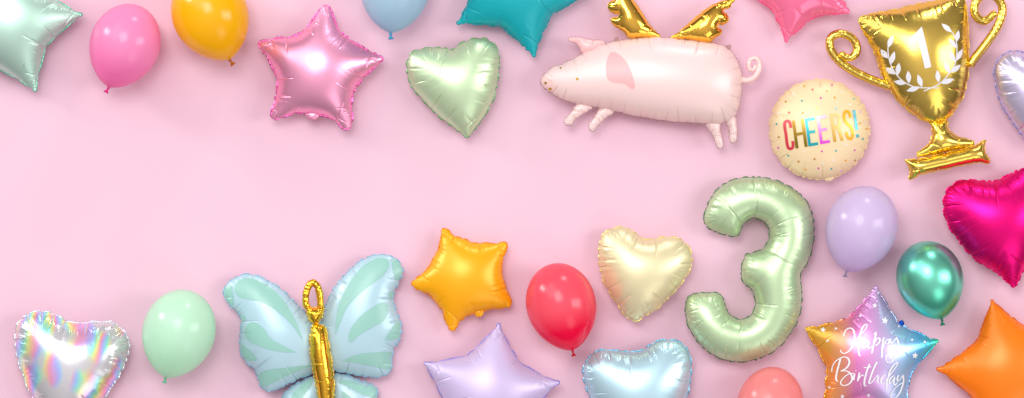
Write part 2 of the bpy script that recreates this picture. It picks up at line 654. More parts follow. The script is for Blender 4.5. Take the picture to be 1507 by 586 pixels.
def print_strokes(T, name, bv, strokes, mat, parent=None, off=0.3, width=4.0, brush=None, mat_idx=None, cap=True):
    """lettering drawn as strokes that follow the film; brush makes down-strokes heavier"""
    V, F, MI = [], [], []
    lay = 0
    for si, st in enumerate(strokes):
        c = catmull(T.loc(st), False, 10)
        P, s, L = resample(c, 0.7, False)
        t = np.gradient(P, axis=0)
        t /= np.maximum(np.linalg.norm(t, axis=1, keepdims=True), 1e-9)
        nrm = np.column_stack([-t[:, 1], t[:, 0]])
        w = np.full(len(P), width)
        if brush:
            w = brush[0] + (brush[1] - brush[0]) * np.clip(np.abs(t[:, 1]), 0, 1) ** 1.5 * np.where(t[:, 1] < 0, 1.0, 0.35)
            k = np.ones(7) / 7
            w = np.convolve(np.pad(w, 3, mode='edge'), k, 'valid')
            w *= np.clip(0.45 + np.minimum(s, L - s) / 2.5, 0, 1)
        lay += 1
        prev = None
        for i in range(len(P)):
            row = []
            for e in (-0.5, -0.17, 0.17, 0.5):
                q = P[i] + nrm[i] * w[i] * e
                r = drop(bv, q, off + 0.035 * lay + 0.0006 * i)
                row.append(r)
            if any(r is None for r in row):
                prev = None
                continue
            b0 = len(V)
            V += row
            if prev is not None:
                for e in range(3):
                    F.append([prev + e, b0 + e, b0 + e + 1, prev + e + 1][::-1])
                    MI.append(mat_idx[si] if mat_idx else 0)
            prev = b0
    return T.add(name, V, F, mat, parent, mat_idx=MI if mat_idx else None)


def disc(cx, cy, r, n=12):
    return [(cx + r * math.cos(2 * math.pi * i / n), cy + r * math.sin(2 * math.pi * i / n)) for i in range(n)]


def star_pts(cx, cy, r, rot=0.0, inner=0.45):
    return [(cx + (r if i % 2 == 0 else r * inner) * math.sin(rot + math.pi * i / 5), cy - (r if i % 2 == 0 else r * inner) * math.cos(rot + math.pi * i / 5))
            for i in range(10)]


def tube(T, name, path, rad, mat, dz=0.0, parent=None, seed=1, taper=None, crinkle=0.12, per=6.0, n=22, zprof=None):
    """inflated tube of film along a path, pinched by creases"""
    rnd = random.Random(seed)
    P, s, L = resample(catmull(T.loc(path), False, 12), 1.0, False)
    t = np.gradient(P, axis=0)
    t /= np.maximum(np.linalg.norm(t, axis=1, keepdims=True), 1e-9)
    nrm = np.column_stack([-t[:, 1], t[:, 0]])
    r = np.full(len(P), float(rad)) if taper is None else np.interp(s / L, [q[0] for q in taper], [q[1] for q in taper])
    end = np.minimum(s, L - s)
    r = r * np.sqrt(np.clip(1 - (1 - np.clip(end / (rad * 0.9), 0, 1)) ** 2, 0.02, 1))
    cs, pos = [], per * rnd.uniform(0.4, 1)
    while pos < L:
        cs.append((pos, rnd.uniform(0.3, 1), rnd.uniform(0, 6.28)))
        pos += per * rnd.uniform(0.5, 1.5)
    V, UV = [], []
    zz = np.zeros(len(P)) if zprof is None else np.interp(s / L, [q[0] for q in zprof], [q[1] for q in zprof])
    for i in range(len(P)):
        for k in range(n):
            a = 2 * math.pi * k / n
            q = 1.0
            for pos, am, ph in cs:
                ds = abs(s[i] - pos + 0.8 * math.sin(a + ph))
                if ds < 4:
                    q -= crinkle * am * max(0, 1 - ds / 1.6) * (0.55 + 0.45 * math.cos(a - ph)) + crinkle * 0.25 * am * math.exp(-(ds / 2.5) ** 2)
            # the weld shows as a soft ridge on both sides of the tube
            ridge = 1 + 0.10 * (abs(math.cos(a)) ** 16)
            V.append((P[i, 0] + nrm[i, 0] * r[i] * q * ridge * math.cos(a), P[i, 1] + nrm[i, 1] * r[i] * q * ridge * math.cos(a), dz + zz[i] + r[i] * q * math.sin(a) * 0.95))
            UV.append((s[i], 3 + 10 * abs(math.sin(a))))
    F = []
    m = len(P)
    for i in range(m - 1):
        for k in range(n):
            k2 = (k + 1) % n
            F.append([i * n + k, (i + 1) * n + k, (i + 1) * n + k2, i * n + k2])
    F.append(list(range(n)))
    F.append([(m - 1) * n + k for k in range(n)][::-1])
    return T.add(name, V, F, mat, parent, uvs=UV)


# ------------------------------------------------------------------ latex balloons
def latex_balloon(label, top, neck, R, mat, knot_mat, kdir=0.0, ksize=1.0):
    cx, cy = (top[0] + neck[0]) / 2, (top[1] + neck[1]) / 2
    T = Thing('latex_balloon', label, 'latex balloon', cx, cy, 'latex balloons lying on the pink surface')
    (tx, ty), (nx, ny) = T.loc([top, neck])
    ax = np.array([nx - tx, ny - ty])
    L = np.linalg.norm(ax)
    ax /= L
    sd = np.array([-ax[1], ax[0]])
    ts = (1 - np.cos(np.linspace(0, math.pi, 90))) / 2
    ts[0] = 0.0004
    up = np.sqrt(np.clip(1 - ((0.465 - ts) / 0.465) ** 2, 0, 1))
    dn = np.clip(1 - ((ts - 0.465) / 0.535) ** 2, 0, 1) ** 0.655
    rr = np.maximum(np.where(ts < 0.465, up, dn), 0.03) * R
    n = 96
    V, F = [], []
    for t, r in zip(ts, rr):
        for k in range(n):
            a = 2 * math.pi * k / n
            V.append((tx + ax[0] * L * t + sd[0] * r * math.cos(a), ty + ax[1] * L * t + sd[1] * r * math.cos(a), r * math.sin(a)))
    for i in range(len(ts) - 1):
        for k in range(n):
            k2 = (k + 1) % n
            F.append([i * n + k, i * n + k2, (i + 1) * n + k2, (i + 1) * n + k])
    F.append(list(range(n))[::-1])
    F.append([(len(ts) - 1) * n + k for k in range(n)])
    T.add('latex_body', V, F, mat, uvs=[(t, 0.0) for t in ts for k in range(n)])
    # the tied end: neck, knot and rolled lip
    kp = [(-2.5, 3.6), (-1, 2.6), (0.5, 1.9), (1.5, 2.4), (2.6, 2.7), (3.6, 2.2), (4.4, 1.5), (5.4, 1.7), (7.2, 2.8), (9.0, 4.2), (9.9, 4.7), (10.6, 4.6), (10.8, 4.0), (10.2, 2.4), (9.4, 0.6)]
    ca, sa = math.cos(kdir), math.sin(kdir)
    kd = np.array([ax[0] * ca - ax[1] * sa, ax[0] * sa + ax[1] * ca])
    ks = np.array([-kd[1], kd[0]])
    V, F = [], []
    m = 30
    for i, (z, r) in enumerate(kp):
        for k in range(m):
            a = 2 * math.pi * k / m
            q = r * (1 + (0.10 if i > 6 else 0.05) * math.sin(5 * a + i * 0.5) + 0.05 * math.sin(3 * a + 1))
            V.append((nx + kd[0] * z * ksize + ks[0] * q * ksize * math.cos(a), ny + kd[1] * z * ksize + ks[1] * q * ksize * math.cos(a), q * ksize * math.sin(a)))
    for i in range(len(kp) - 1):
        for k in range(m):
            k2 = (k + 1) % m
            F.append([i * m + k, i * m + k2, (i + 1) * m + k2, (i + 1) * m + k])
    F.append([(len(kp) - 1) * m + k for k in range(m)])
    T.add('knot', V, F, knot_mat, uvs=[(0.5, 0.0)] * len(V))
    T.finish()
    return T


# ------------------------------------------------------------------ foil stars and hearts
def star_outline(cx, cy, tip, inner=0.635, tipr=2.8, bow=0.02):
    R = math.hypot(tip[0] - cx, tip[1] - cy)
    a0 = math.atan2(tip[1] - cy, tip[0] - cx)
    out = []
    for k in range(5):
        a = a0 + 2 * math.pi * k / 5
        ca, sa = math.cos(a), math.sin(a)
        for dr, dt in ((-4.2 * tipr / 2.8, -tipr * 1.15), (-0.9, -tipr * 0.85), (0.3, 0.0), (-0.9, tipr * 0.85), (-4.2 * tipr / 2.8, tipr * 1.15)):
            out.append((cx + (R + dr) * ca - dt * sa, cy + (R + dr) * sa + dt * ca))
        b = a + math.pi / 5
        ib = (cx + inner * R * math.cos(b), cy + inner * R * math.sin(b))
        nx_ = (cx + R * math.cos(a + 2 * math.pi / 5), cy + R * math.sin(a + 2 * math.pi / 5))
        tp = (cx + R * ca, cy + R * sa)
        for f in (0.35, 0.7):
            q = (tp[0] + (ib[0] - tp[0]) * f, tp[1] + (ib[1] - tp[1]) * f)
            out.append((q[0] + (cx - q[0]) * bow, q[1] + (cy - q[1]) * bow))
        out.append(ib)
        for f in (0.3, 0.65):
            q = (ib[0] + (nx_[0] - ib[0]) * f, ib[1] + (nx_[1] - ib[1]) * f)
            out.append((q[0] + (cx - q[0]) * bow, q[1] + (cy - q[1]) * bow))
    return out


def foil_thing(name, label, cat, group, pts, mat, rim, tilt=(0, 0), **kw):
    cx = sum(p[0] for p in pts) / len(pts)
    cy = sum(p[1] for p in pts) / len(pts)
    T = Thing(name, label, cat, cx, cy, group, tilt)
    T.body, T.bv = pillow(T, pts, mat, rim, **kw)
    return T


def tab(T, pts, mat, hmax=2.5, seed=5, dz=0.0):
    """the flat filler neck that sticks out of the weld"""
    pillow(T, pts, mat, None, hmax=hmax, seed=seed, ins=0, crease=5, depth=0.25, length=4, name='filler_tab', grid=1.0, scallop=0.3, dz=dz)


def mirror(pts, a, b):
    """reflect points across the line a-b"""
    ax, ay = a
    dx, dy = b[0] - ax, b[1] - ay
    L = dx * dx + dy * dy
    out = []
    for p in pts:
        t = ((p[0] - ax) * dx + (p[1] - ay) * dy) / L
        fx, fy = ax + t * dx, ay + t * dy
        out.append((2 * fx - p[0], 2 * fy - p[1]))
    return out


STARS = 'foil star balloons on the pink surface'
HEARTS = 'foil heart balloons on the pink surface'

# ------------------------------------------------------------------ the pink surface
m_floor, nt, b, out = new_mat('pink paper')
tc = nt.nodes.new('ShaderNodeTexCoord')
nz = nt.nodes.new('ShaderNodeTexNoise')
nz.inputs['Scale'].default_value = 420.0
nz.inputs['Detail'].default_value = 4.0
nt.links.new(tc.outputs['Object'], nz.inputs['Vector'])
bp = nt.nodes.new('ShaderNodeBump')
bp.inputs['Strength'].default_value = 0.15
bp.inputs['Distance'].default_value = 0.0006
nt.links.new(nz.outputs[0], bp.inputs['Height'])
nt.links.new(bp.outputs[0], b.inputs['Normal'])
b.inputs['Base Color'].default_value = (0.80, 0.533, 0.637, 1)
b.inputs['Roughness'].default_value = 0.9
b.inputs['Specular IOR Level'].default_value = 0.1
fl = mesh_obj('pink_backdrop_floor', [(-9, -9, 0), (9, -9, 0), (9, 9, 0), (-9, 9, 0)], [(0, 1, 2, 3)], m_floor, smooth=False)
fl.name = 'floor'
fl['kind'] = 'structure'
fl['label'] = 'plain pale pink paper surface under all the balloons'

# ------------------------------------------------------------------ build: stars
T = foil_thing('foil_star_balloon', 'mint green satin star balloon next to the pink latex balloon', 'foil balloon', STARS,
               star_outline(9, 31, (121, 22)), foil('mint satin film', (190, 226, 208), 0.7, 0.4), foil('mint weld', (120, 200, 170), 0.8, 0.3),
               hmax=36, crease=26, seed=3, length=24)
T.finish()

pink_star = [(478, 6), (484, 8), (488, 14), (493, 27), (500, 42), (510, 52), (525, 63), (543, 73), (556, 79), (562, 82), (564, 88), (560, 94), (548, 104), (536, 116), (527, 127),
             (521, 140), (519, 153), (520, 170), (519, 183), (516, 190), (509, 192), (501, 188), (491, 179), (478, 172), (464, 170), (452, 169), (440, 168), (425, 171), (412, 176),
             (404, 178), (398, 174), (398, 166), (402, 150), (406, 133), (406, 120), (403, 108), (397, 95), (389, 81), (382, 73), (379, 67), (383, 60), (395, 57), (413, 54), (430, 52),
             (440, 48), (450, 39), (460, 27), (467, 16), (472, 9)]
T = foil_thing('foil_star_balloon', 'shiny pink metallic star balloon with a hot pink rim and white glare', 'foil balloon', STARS, pink_star,
               foil('pink metallic film', (255, 174, 206), 0.75, 0.34, ribs=0.6), foil('hot pink weld', (240, 110, 180), 1.0, 0.2),
               hmax=36, crease=24, seed=8, length=20, rimw=2.2, ins=2.2)
tab(T, [(449, 168), (453, 174), (457, 177), (463, 177), (468, 173), (470, 167), (460, 164)], T.body.data.materials[0], seed=2)
T.finish()

T = foil_thing('foil_star_balloon', 'matte teal star balloon cut off by the top edge beside the green heart', 'foil balloon', STARS,
               star_outline(763, -18.5, (786, 84), 0.62), foil('teal film', (4, 172, 180), 0.15, 0.34, ribs=0.35), foil('teal weld', (8, 140, 150), 0.3, 0.3),
               hmax=33, crease=30, seed=12, fold_gap=36, scallop=0.3, length=24)
T.finish()

T = foil_thing('foil_star_balloon', 'glossy bubblegum pink star balloon beside the left trophy handle', 'foil balloon', STARS,
               star_outline(1175, -24, (1157, 62)), foil('bubblegum film', (255, 122, 160), 0.25, 0.16, ribs=0.35), foil('bubblegum weld', (245, 90, 140), 0.3, 0.25),
               hmax=29, crease=30, seed=21, fold_gap=36, scallop=0.3, length=22)
T.finish()

T = foil_thing('foil_star_balloon', 'matte orange star balloon in the bottom right corner', 'foil balloon', STARS,
               star_outline(1489, 547.6, (1459, 441)), foil('orange film', (255, 128, 6), 0.15, 0.32, ribs=0.3), foil('orange weld', (215, 95, 5), 0.3, 0.3),
               hmax=34, crease=30, seed=31, fold_gap=36, scallop=0.3, length=22)
T.finish()

bd_stops = [(0.0, (228, 182, 40)), (0.2, (240, 174, 72)), (0.31, (242, 160, 130)), (0.40, (234, 136, 200)), (0.5, (228, 168, 224)), (0.6, (208, 192, 236)), (0.72, (172, 212, 247)),
            (0.84, (104, 192, 242)), (0.93, (70, 200, 205)), (1.0, (90, 220, 140))]
bg = (0, -105 * S, 105 * S, bd_stops)
T = foil_thing('foil_star_balloon', 'rainbow gradient star balloon printed with Happy Birthday in white script', 'foil balloon', STARS,
               star_outline(1280, 525, (1290, 421)), foil('rainbow film', (220, 150, 210), 0.5, 0.27, gradient=bg, ribs=0.6), foil('rainbow weld', (150, 150, 230), 1.0, 0.15, gradient=bg),
               hmax=33, crease=26, seed=44, length=20, rimw=2.2)
white_ink = print_mat('white print', (238, 240, 242), 0.4)
R1 = lambda p: (1220 + p[0] / 5.05, 470 + p[1] / 5.05)
SCRIPT = [
    [(100, 125), (105, 100), (120, 75), (145, 62), (166, 70), (177, 95), (178, 130), (170, 170), (155, 205), (130, 235), (100, 248), (80, 238), (77, 220)],
    [(158, 178), (200, 132), (245, 85), (270, 50), (270, 36), (257, 36), (235, 65), (218, 110), (208, 165), (205, 220), (211, 258), (222, 268)],
    [(285, 152), (265, 158), (245, 183), (238, 203), (250, 206), (268, 188), (284, 160), (277, 190), (278, 212), (291, 208), (306, 190)],
    [(318, 112), (335, 92), (332, 118), (320, 160), (310, 210), (302, 248)],
    [(311, 200), (330, 158), (350, 135), (363, 139), (360, 162), (345, 180), (325, 190)],
    [(395, 128), (388, 150), (380, 200), (378, 245), (375, 280)],
    [(384, 212), (400, 170), (420, 145), (433, 150), (430, 168), (420, 178), (411, 172)],
    [(446, 138), (440, 158), (450, 170), (470, 155), (488, 132)],
    [(488, 128), (500, 160), (500, 200), (490, 245), (470, 285), (445, 312), (420, 312), (407, 290), (415, 255), (440, 222), (470, 205), (499, 199)],
    [(15, 390), (18, 355), (35, 315), (62, 291), (100, 274), (128, 284), (139, 310), (130, 340), (108, 364), (76, 381)],
    [(75, 288), (62, 340), (49, 400), (46, 440), (56, 460)],
    [(78, 380), (115, 378), (145, 395), (158, 420), (155, 455), (130, 480), (95, 487), (78, 470), (90, 440), (120, 410), (150, 396), (180, 398)],
    [(178, 398), (172, 425), (173, 447)], [(183, 380), (189, 372)],
    [(213, 388), (208, 415), (200, 455)], [(202, 450), (215, 425), (234, 407), (243, 416)],
    [(287, 323), (272, 360), (258, 410), (250, 455), (253, 485), (268, 490)], [(241, 350), (270, 353), (300, 343)],
    [(342, 308), (325, 340), (305, 390), (290, 440), (285, 470), (300, 465), (325, 435), (345, 410), (351, 420), (346, 455), (360, 466), (376, 452)],
    [(406, 404), (387, 413), (373, 442), (380, 468), (400, 460), (420, 428)],
    [(424, 425), (460, 380), (490, 335), (496, 314), (472, 328), (440, 375), (425, 430), (415, 480), (421, 519), (436, 517)],
    [(472, 413), (452, 423), (436, 452), (440, 470), (455, 460), (475, 425), (469, 460), (480, 485), (496, 462)],
    [(507, 408), (496, 434), (500, 455), (520, 440), (538, 412)],
    [(538, 408), (546, 450), (535, 500), (510, 555), (480, 581), (456, 576), (450, 555), (470, 520), (500, 490), (538, 468)]]
print_strokes(T, 'lettering', T.bv, [[R1(p) for p in st] for st in SCRIPT], white_ink, brush=(1.35, 2.7), off=0.4)
SP = [(43, 260, 6), (97, 268, 12), (155, 262, 7), (115, 318, 7), (335, 156, 12), (380, 225, 16), (267, 203, 7), (355, 98, 7), (447, 252, 7), (507, 314, 7), (568, 325, 8),
      (520, 387, 15), (125, 536, 8), (185, 577, 10), (305, 571, 10), (626, 343, 5)]
print_patches(T, 'star_print', T.bv, [star_pts(1180 + x / 3.152, 400 + y / 3.152, r * 1.1 / 3.152, 0.15) for x, y, r in SP], white_ink, curve=False, off=0.4, grid=1.2)
blue_weld = foil('blue tab film', (20, 80, 190), 0.9, 0.2)
tab(T, [(1321, 478), (1323, 473), (1328, 471), (1331, 475), (1329, 480), (1324, 481)], blue_weld)
T.finish()

T = foil_thing('foil_star_balloon', 'pale lilac matte star balloon below the red latex balloon', 'foil balloon', STARS,
               star_outline(719, 581, (734, 476)), foil('lilac film', (206, 190, 226), 0.2, 0.36, ribs=0.45), foil('lilac weld', (150, 135, 205), 0.4, 0.3),
               hmax=33, crease=26, seed=55, fold_gap=36, scallop=0.3, length=20)
T.finish()

yellow_star = [(653, 336.5), (659.5, 339), (668, 347), (681, 351), (689, 354), (697, 358), (712, 357.5), (727, 359), (738, 356.5), (744, 357), (746, 362), (744, 372), (739, 386),
               (738, 400), (742, 415), (746, 428), (752, 444), (750, 452), (744, 453), (730, 454), (712, 457), (698, 461), (689, 464), (679, 471), (671, 482), (667, 487.5), (662, 485),
               (655, 470), (651, 457), (642, 446), (632, 433), (620, 429), (610, 423), (606, 419), (608, 414), (615, 408), (622, 402), (633, 391), (638, 378), (645, 368), (648, 355), (649, 345), (650, 339)]
T = foil_thing('foil_star_balloon', 'bright yellow orange matte star balloon to the right of the butterfly', 'foil balloon', STARS, yellow_star,
               foil('amber yellow film', (255, 176, 0), 0.15, 0.32, ribs=0.5), foil('amber weld', (225, 130, 5), 0.3, 0.3), hmax=26, crease=20, seed=64, scallop=0.2, ins=0.4, fold_gap=30, length=14, tilt=(0, 0))
tab(T, [(698, 459), (700, 465), (705, 467), (710, 465), (712, 456), (705, 454)], T.body.data.materials[0])
T.finish()

# ------------------------------------------------------------------ build: hearts
gheart = [(665, 73), (673, 66.5), (683, 61), (695, 57), (708, 55.5), (718, 57.5), (727, 64), (733, 74), (735.5, 86), (735, 100), (733.5, 115), (731, 130), (727, 146), (720, 160), (713, 172),
          (706, 182), (698, 192), (692, 200), (687, 202.5), (681, 199), (672, 192), (660, 183), (648, 174), (635, 162), (622, 148), (612, 137), (604, 126), (600, 112), (597.5, 100),
          (599, 89), (604, 79), (613, 73.5), (625, 70.5), (640, 69.5), (655, 70.5)]
T = foil_thing('foil_heart_balloon', 'pale green satin heart balloon between the pink star and the pig', 'foil balloon', HEARTS, gheart,
               foil('pale green satin film', (206, 232, 188), 0.62, 0.38, ribs=0.45), foil('pale green weld', (120, 165, 120), 0.8, 0.3), hmax=31, crease=15, seed=71, length=26, depth=0.22)  # weld darker than the film, standing in for shaded dashes at the seam
T.finish()

bheart_l = [(940, 516), (925, 516.5), (905, 515), (886, 514), (875, 518), (865, 527), (858, 540), (857.5, 552), (861, 568), (868, 585), (880, 604), (896, 624), (915, 641), (935, 655), (948, 663)]
bheart = [(1018, 547), (1017.5, 530), (1014, 518), (1008, 508.5), (1000, 502.5), (990, 499.5), (975, 499.5), (965, 502), (955, 507.5), (947, 513.5)] + bheart_l + [(954, 666)] + \
         [(961, 661), (975, 645), (990, 625), (1003, 603), (1012, 582), (1016.5, 563)]
T = foil_thing('foil_heart_balloon', 'icy light blue heart balloon below the cream heart', 'foil balloon', HEARTS, bheart,
               foil('ice blue film', (196, 232, 242), 0.6, 0.32, ribs=0.7), foil('blue weld', (120, 185, 212), 0.9, 0.25), hmax=34, crease=15, seed=75, length=22, depth=0.25, rimw=1.8)
T.finish()

cheart = [(948, 351.5), (955, 352), (964, 350.5), (975, 348.5), (987, 348), (1000, 351), (1010, 358), (1017, 369), (1019.5, 382), (1016.5, 395), (1010, 408), (1002, 420), (990, 433), (980, 443),
          (970, 453), (960, 460), (948, 466.5), (941, 472), (935, 473.5), (928, 471), (921, 467), (914, 458), (906, 446), (898, 434), (890, 420), (885.5, 408), (882.5, 395), (880.5, 378),
          (881, 362), (885, 348), (893, 339.5), (904, 334.5), (916, 334), (928, 338), (938, 345)]
T = foil_thing('foil_heart_balloon', 'cream champagne satin heart balloon left of the green number', 'foil balloon', HEARTS, cheart,
               foil('champagne satin film', (236, 226, 180), 0.5, 0.38, ribs=0.45), foil('champagne weld', (226, 205, 130), 0.8, 0.3), hmax=30, crease=15, seed=81, length=22, depth=0.22)
T.finish()

ml = [(1449, 265.5), (1438, 265), (1428, 264), (1418, 264.5), (1407, 267.5), (1398, 274), (1391, 283), (1388, 295), (1388, 310), (1392, 325), (1398, 338), (1407, 350), (1418, 365), (1430, 378),
      (1442, 388), (1455, 395), (1467, 403), (1478, 412), (1486, 420)]
mheart = [(1463, 266)] + ml + [(1493, 424)] + mirror(ml, (1463, 266), (1493, 424))[::-1]
T = foil_thing('foil_heart_balloon', 'shiny magenta heart balloon at the right edge', 'foil balloon', HEARTS, mheart,
               foil('magenta film', (242, 12, 124), 0.85, 0.33, ribs=0.7), foil('magenta weld', (225, 30, 120), 1.0, 0.18), hmax=36, crease=14, seed=85, length=24, depth=0.25, rimw=1.8)
T.finish()

ll = [(1508, 78), (1498, 75), (1489, 74.5), (1479, 78), (1470, 85), (1464, 94), (1462, 105), (1463.5, 119), (1466.5, 135), (1471, 150), (1478, 163), (1487, 177), (1498, 192), (1508, 205), (1520, 215)]
lheart = [(1520, 86)] + ll + [(1532, 222)] + mirror(ll, (1520, 86), (1532, 222))[::-1]
T = foil_thing('foil_heart_balloon', 'silvery lilac heart balloon at the right edge beside the trophy', 'foil balloon', HEARTS, lheart,
               foil('silver lilac film', (218, 210, 236), 0.75, 0.32, ribs=0.6), foil('silver lilac weld', (150, 145, 195), 0.8, 0.3), hmax=32, crease=14, seed=91, length=22, depth=0.25)  # weld colour darkened to imitate shade along the curled seam
T.finish()

hheart = [(110, 475), (98, 472), (89, 467), (80, 462), (70, 459), (60, 457.5), (50, 458.5), (40, 463), (30, 471), (24, 482), (21.5, 497), (23, 515), (27, 535), (33, 552), (38, 566), (48, 586),
          (60, 606), (74, 627), (86, 643), (94, 650), (103, 645), (120, 625), (138, 604), (153, 586), (167, 567), (179, 547), (187, 527), (190.5, 512), (189.5, 499), (183, 487), (173, 478), (162, 473.5), (150, 472.5), (135, 473.5), (121, 475)]
holo = holo_mat()
T = foil_thing('foil_heart_balloon', 'iridescent silver holographic heart balloon in the bottom left corner', 'foil balloon', HEARTS, hheart,
               holo, foil('clear silver weld', (225, 225, 235), 0.6, 0.2), hmax=36, crease=17, seed=95, length=20, depth=0.5, rimw=2.2, puff=0.08, scallop=0.8, fold_gap=14)
T.finish()

# ------------------------------------------------------------------ build: round CHEERS! balloon
circ = [(1206 + 74.3 * math.cos(2 * math.pi * i / 40), 190.5 + 74.3 * math.sin(2 * math.pi * i / 40)) for i in range(40)]
cheer_film = foil('cream film', (242, 217, 172), 0.1, 0.38, ribs=0.5, spec=0.4)
T = foil_thing('round_foil_balloon', 'round cream balloon with confetti dots and colourful CHEERS! lettering', 'foil balloon', None, circ,
               cheer_film, foil('cream weld', (228, 198, 150), 0.2, 0.35), hmax=31, crease=14, seed=101, length=17, depth=0.22)
tab(T, [(1211, 261), (1215, 266), (1220, 267.5), (1226, 264.5), (1228, 259), (1219, 257)], cheer_film)
CH = lambda p: (1120 + p[0] / 3.665, 110 + p[1] / 3.665)
glyph = {
    'C': [[(1, .74), (1, .86), (.84, .97), (.5, 1), (.16, .97), (0, .86), (0, .5), (0, .14), (.16, .03), (.5, 0), (.84, .03), (1, .14), (1, .26)]],
    'H': [[(0, 0), (0, 1)], [(1, 0), (1, 1)], [(0, .5), (1, .5)]],
    'E': [[(0, 0), (0, 1)], [(0, .95), (1, .95)], [(0, .5), (.85, .5)], [(0, .05), (1, .05)]],
    'R': [[(0, 0), (0, 1)], [(0, .95), (.55, .95), (.9, .9), (1, .75), (.9, .6), (.55, .53), (0, .53)], [(.5, .53), (.75, .4), (.9, .2), (1, 0)]],
    'S': [[(.97, .74), (.94, .88), (.7, .98), (.4, .99), (.12, .92), (.02, .78), (.12, .64), (.45, .52), (.82, .4), (.98, .26), (.94, .1), (.7, .01), (.35, .01), (.1, .1), (.03, .26)]],
    '!': [[(0, 1), (0, .27)], [(0, .12), (0, 0)]]}
bl = [('C', 140, 403, 30), ('H', 188, 399, 48), ('E', 255, 388, 46), ('E', 318, 376, 46), ('R', 390, 364, 40), ('S', 456, 350, 36), ('!', 516, 340, 1)]
strokes, midx = [], []
for li, (ch, x0, y0, w) in enumerate(bl):
    for st in glyph[ch]:
        q = []
        for k, (u, v_) in enumerate(st):
            q.append(CH((x0 + u * w * 0.986 - v_ * 150 * 0.14, y0 - u * w * 0.167 - v_ * 150 * 0.99)))
        if len(q) == 2 or ch == 'H':
            q = [(p_[0], p_[1], 1) for p_ in q]
        strokes.append(q)
        midx.append(li)


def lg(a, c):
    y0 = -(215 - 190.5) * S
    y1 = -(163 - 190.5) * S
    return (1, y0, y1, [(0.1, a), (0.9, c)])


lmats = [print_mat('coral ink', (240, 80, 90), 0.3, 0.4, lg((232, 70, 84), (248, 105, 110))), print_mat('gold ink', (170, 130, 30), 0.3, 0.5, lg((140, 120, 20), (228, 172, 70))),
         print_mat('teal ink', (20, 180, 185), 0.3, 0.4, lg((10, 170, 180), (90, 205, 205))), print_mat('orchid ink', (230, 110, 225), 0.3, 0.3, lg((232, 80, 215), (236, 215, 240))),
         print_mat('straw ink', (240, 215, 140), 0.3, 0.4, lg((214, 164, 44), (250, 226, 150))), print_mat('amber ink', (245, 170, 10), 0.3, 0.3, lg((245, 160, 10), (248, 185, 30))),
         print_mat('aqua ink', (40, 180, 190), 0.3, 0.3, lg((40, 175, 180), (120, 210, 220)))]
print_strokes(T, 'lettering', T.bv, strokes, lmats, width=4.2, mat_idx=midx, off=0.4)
dots = [(230, 63, 'o'), (273, 82, 'c'), (351, 90, 'o'), (380, 55, 'm'), (435, 97, 'w'), (172, 103, 'w'), (130, 147, 'g'), (215, 143, 't'), (315, 128, 'm'), (391, 126, 'o'), (497, 131, 'a'),
        (472, 163, 'w'), (292, 183, 'y'), (398, 185, 'b'), (146, 206, 'c'), (217, 208, 'o'), (92, 208, 'w'), (533, 201, 'p'), (80, 268, 't'), (528, 263, 'o'), (568, 293, 'o'), (92, 338, 'g'),
        (545, 348, 't'), (90, 395, 'm'), (143, 437, 't'), (224, 417, 'w'), (320, 415, 'm'), (397, 412, 't'), (500, 408, 'm'), (455, 378, 'w'), (197, 470, 'g'), (282, 457, 'g'), (382, 462, 'w'),
        (452, 464, 'o'), (235, 513, 'o'), (305, 506, 'm'), (375, 508, 't'), (430, 520, 'p'), (505, 463, 'g'), (575, 222, 'c'), (330, 480, 'w'), (560, 262, 'w')]
dc = {'o': (240, 165, 30), 'c': (238, 95, 95), 'm': (215, 80, 175), 'w': (240, 232, 225), 'g': (190, 140, 30), 't': (50, 170, 165), 'a': (90, 205, 170), 'y': (245, 225, 110), 'b': (140, 210, 220), 'p': (225, 170, 225)}
dk = sorted(dc)
print_patches(T, 'confetti_print', T.bv, [disc(*CH((x, y)), 1.55, 10) for x, y, c in dots], [print_mat('dot ' + k, dc[k], 0.3) for k in dk], mat_idx=[dk.index(c) for x, y, c in dots], grid=1.2, off=0.35)
T.finish()

# ------------------------------------------------------------------ build: number 3
three = [(1035.5, 322), (1036.5, 314), (1040, 303), (1047, 289), (1057, 277), (1072, 267), (1090, 261.5), (1110, 260), (1130, 262), (1150, 268), (1170, 279), (1185, 293), (1194, 311), (1198, 330), (1198, 350),
         (1194, 372), (1187, 390), (1178, 403, 1), (1178.5, 411), (1180, 422), (1180.5, 436), (1179, 455), (1173, 475), (1163, 492), (1150, 508), (1135, 520), (1115, 529), (1095, 533), (1078, 533),
         (1060, 528), (1042, 518), (1028, 505), (1016, 488), (1010, 472), (1008, 456), (1009, 443), (1014, 435), (1025, 431), (1040, 430), (1055, 430.5), (1063, 435), (1067, 446), (1071, 458),
         (1079, 466), (1090, 469.5), (1100, 467), (1108, 458), (1111, 446), (1109, 433), (1103, 424), (1094, 417), (1090, 405), (1092, 388), (1098, 374), (1108, 371.5), (1120, 367), (1128, 358),
         (1131.5, 346), (1129, 333), (1121, 325), (1110, 321.5), (1100, 325), (1093, 333), (1090, 342), (1083, 349), (1070, 347), (1055, 342.5), (1042, 336), (1036.5, 329)]
T = foil_thing('number_balloon', 'tall sage green satin balloon shaped like the digit 3', 'foil balloon', None, three,
               foil('sage satin film', (196, 223, 177), 0.6, 0.37, ribs=0.7, reach=20), foil('sage weld', (95, 122, 92), 0.6, 0.35), hmax=33, p=0.56, crease=12, seed=111, length=20, depth=0.3, scallop=0.6, fold_gap=18, fold_depth=2.6)  # dark weld tone paints the dashes of shade around the edge
T.finish()

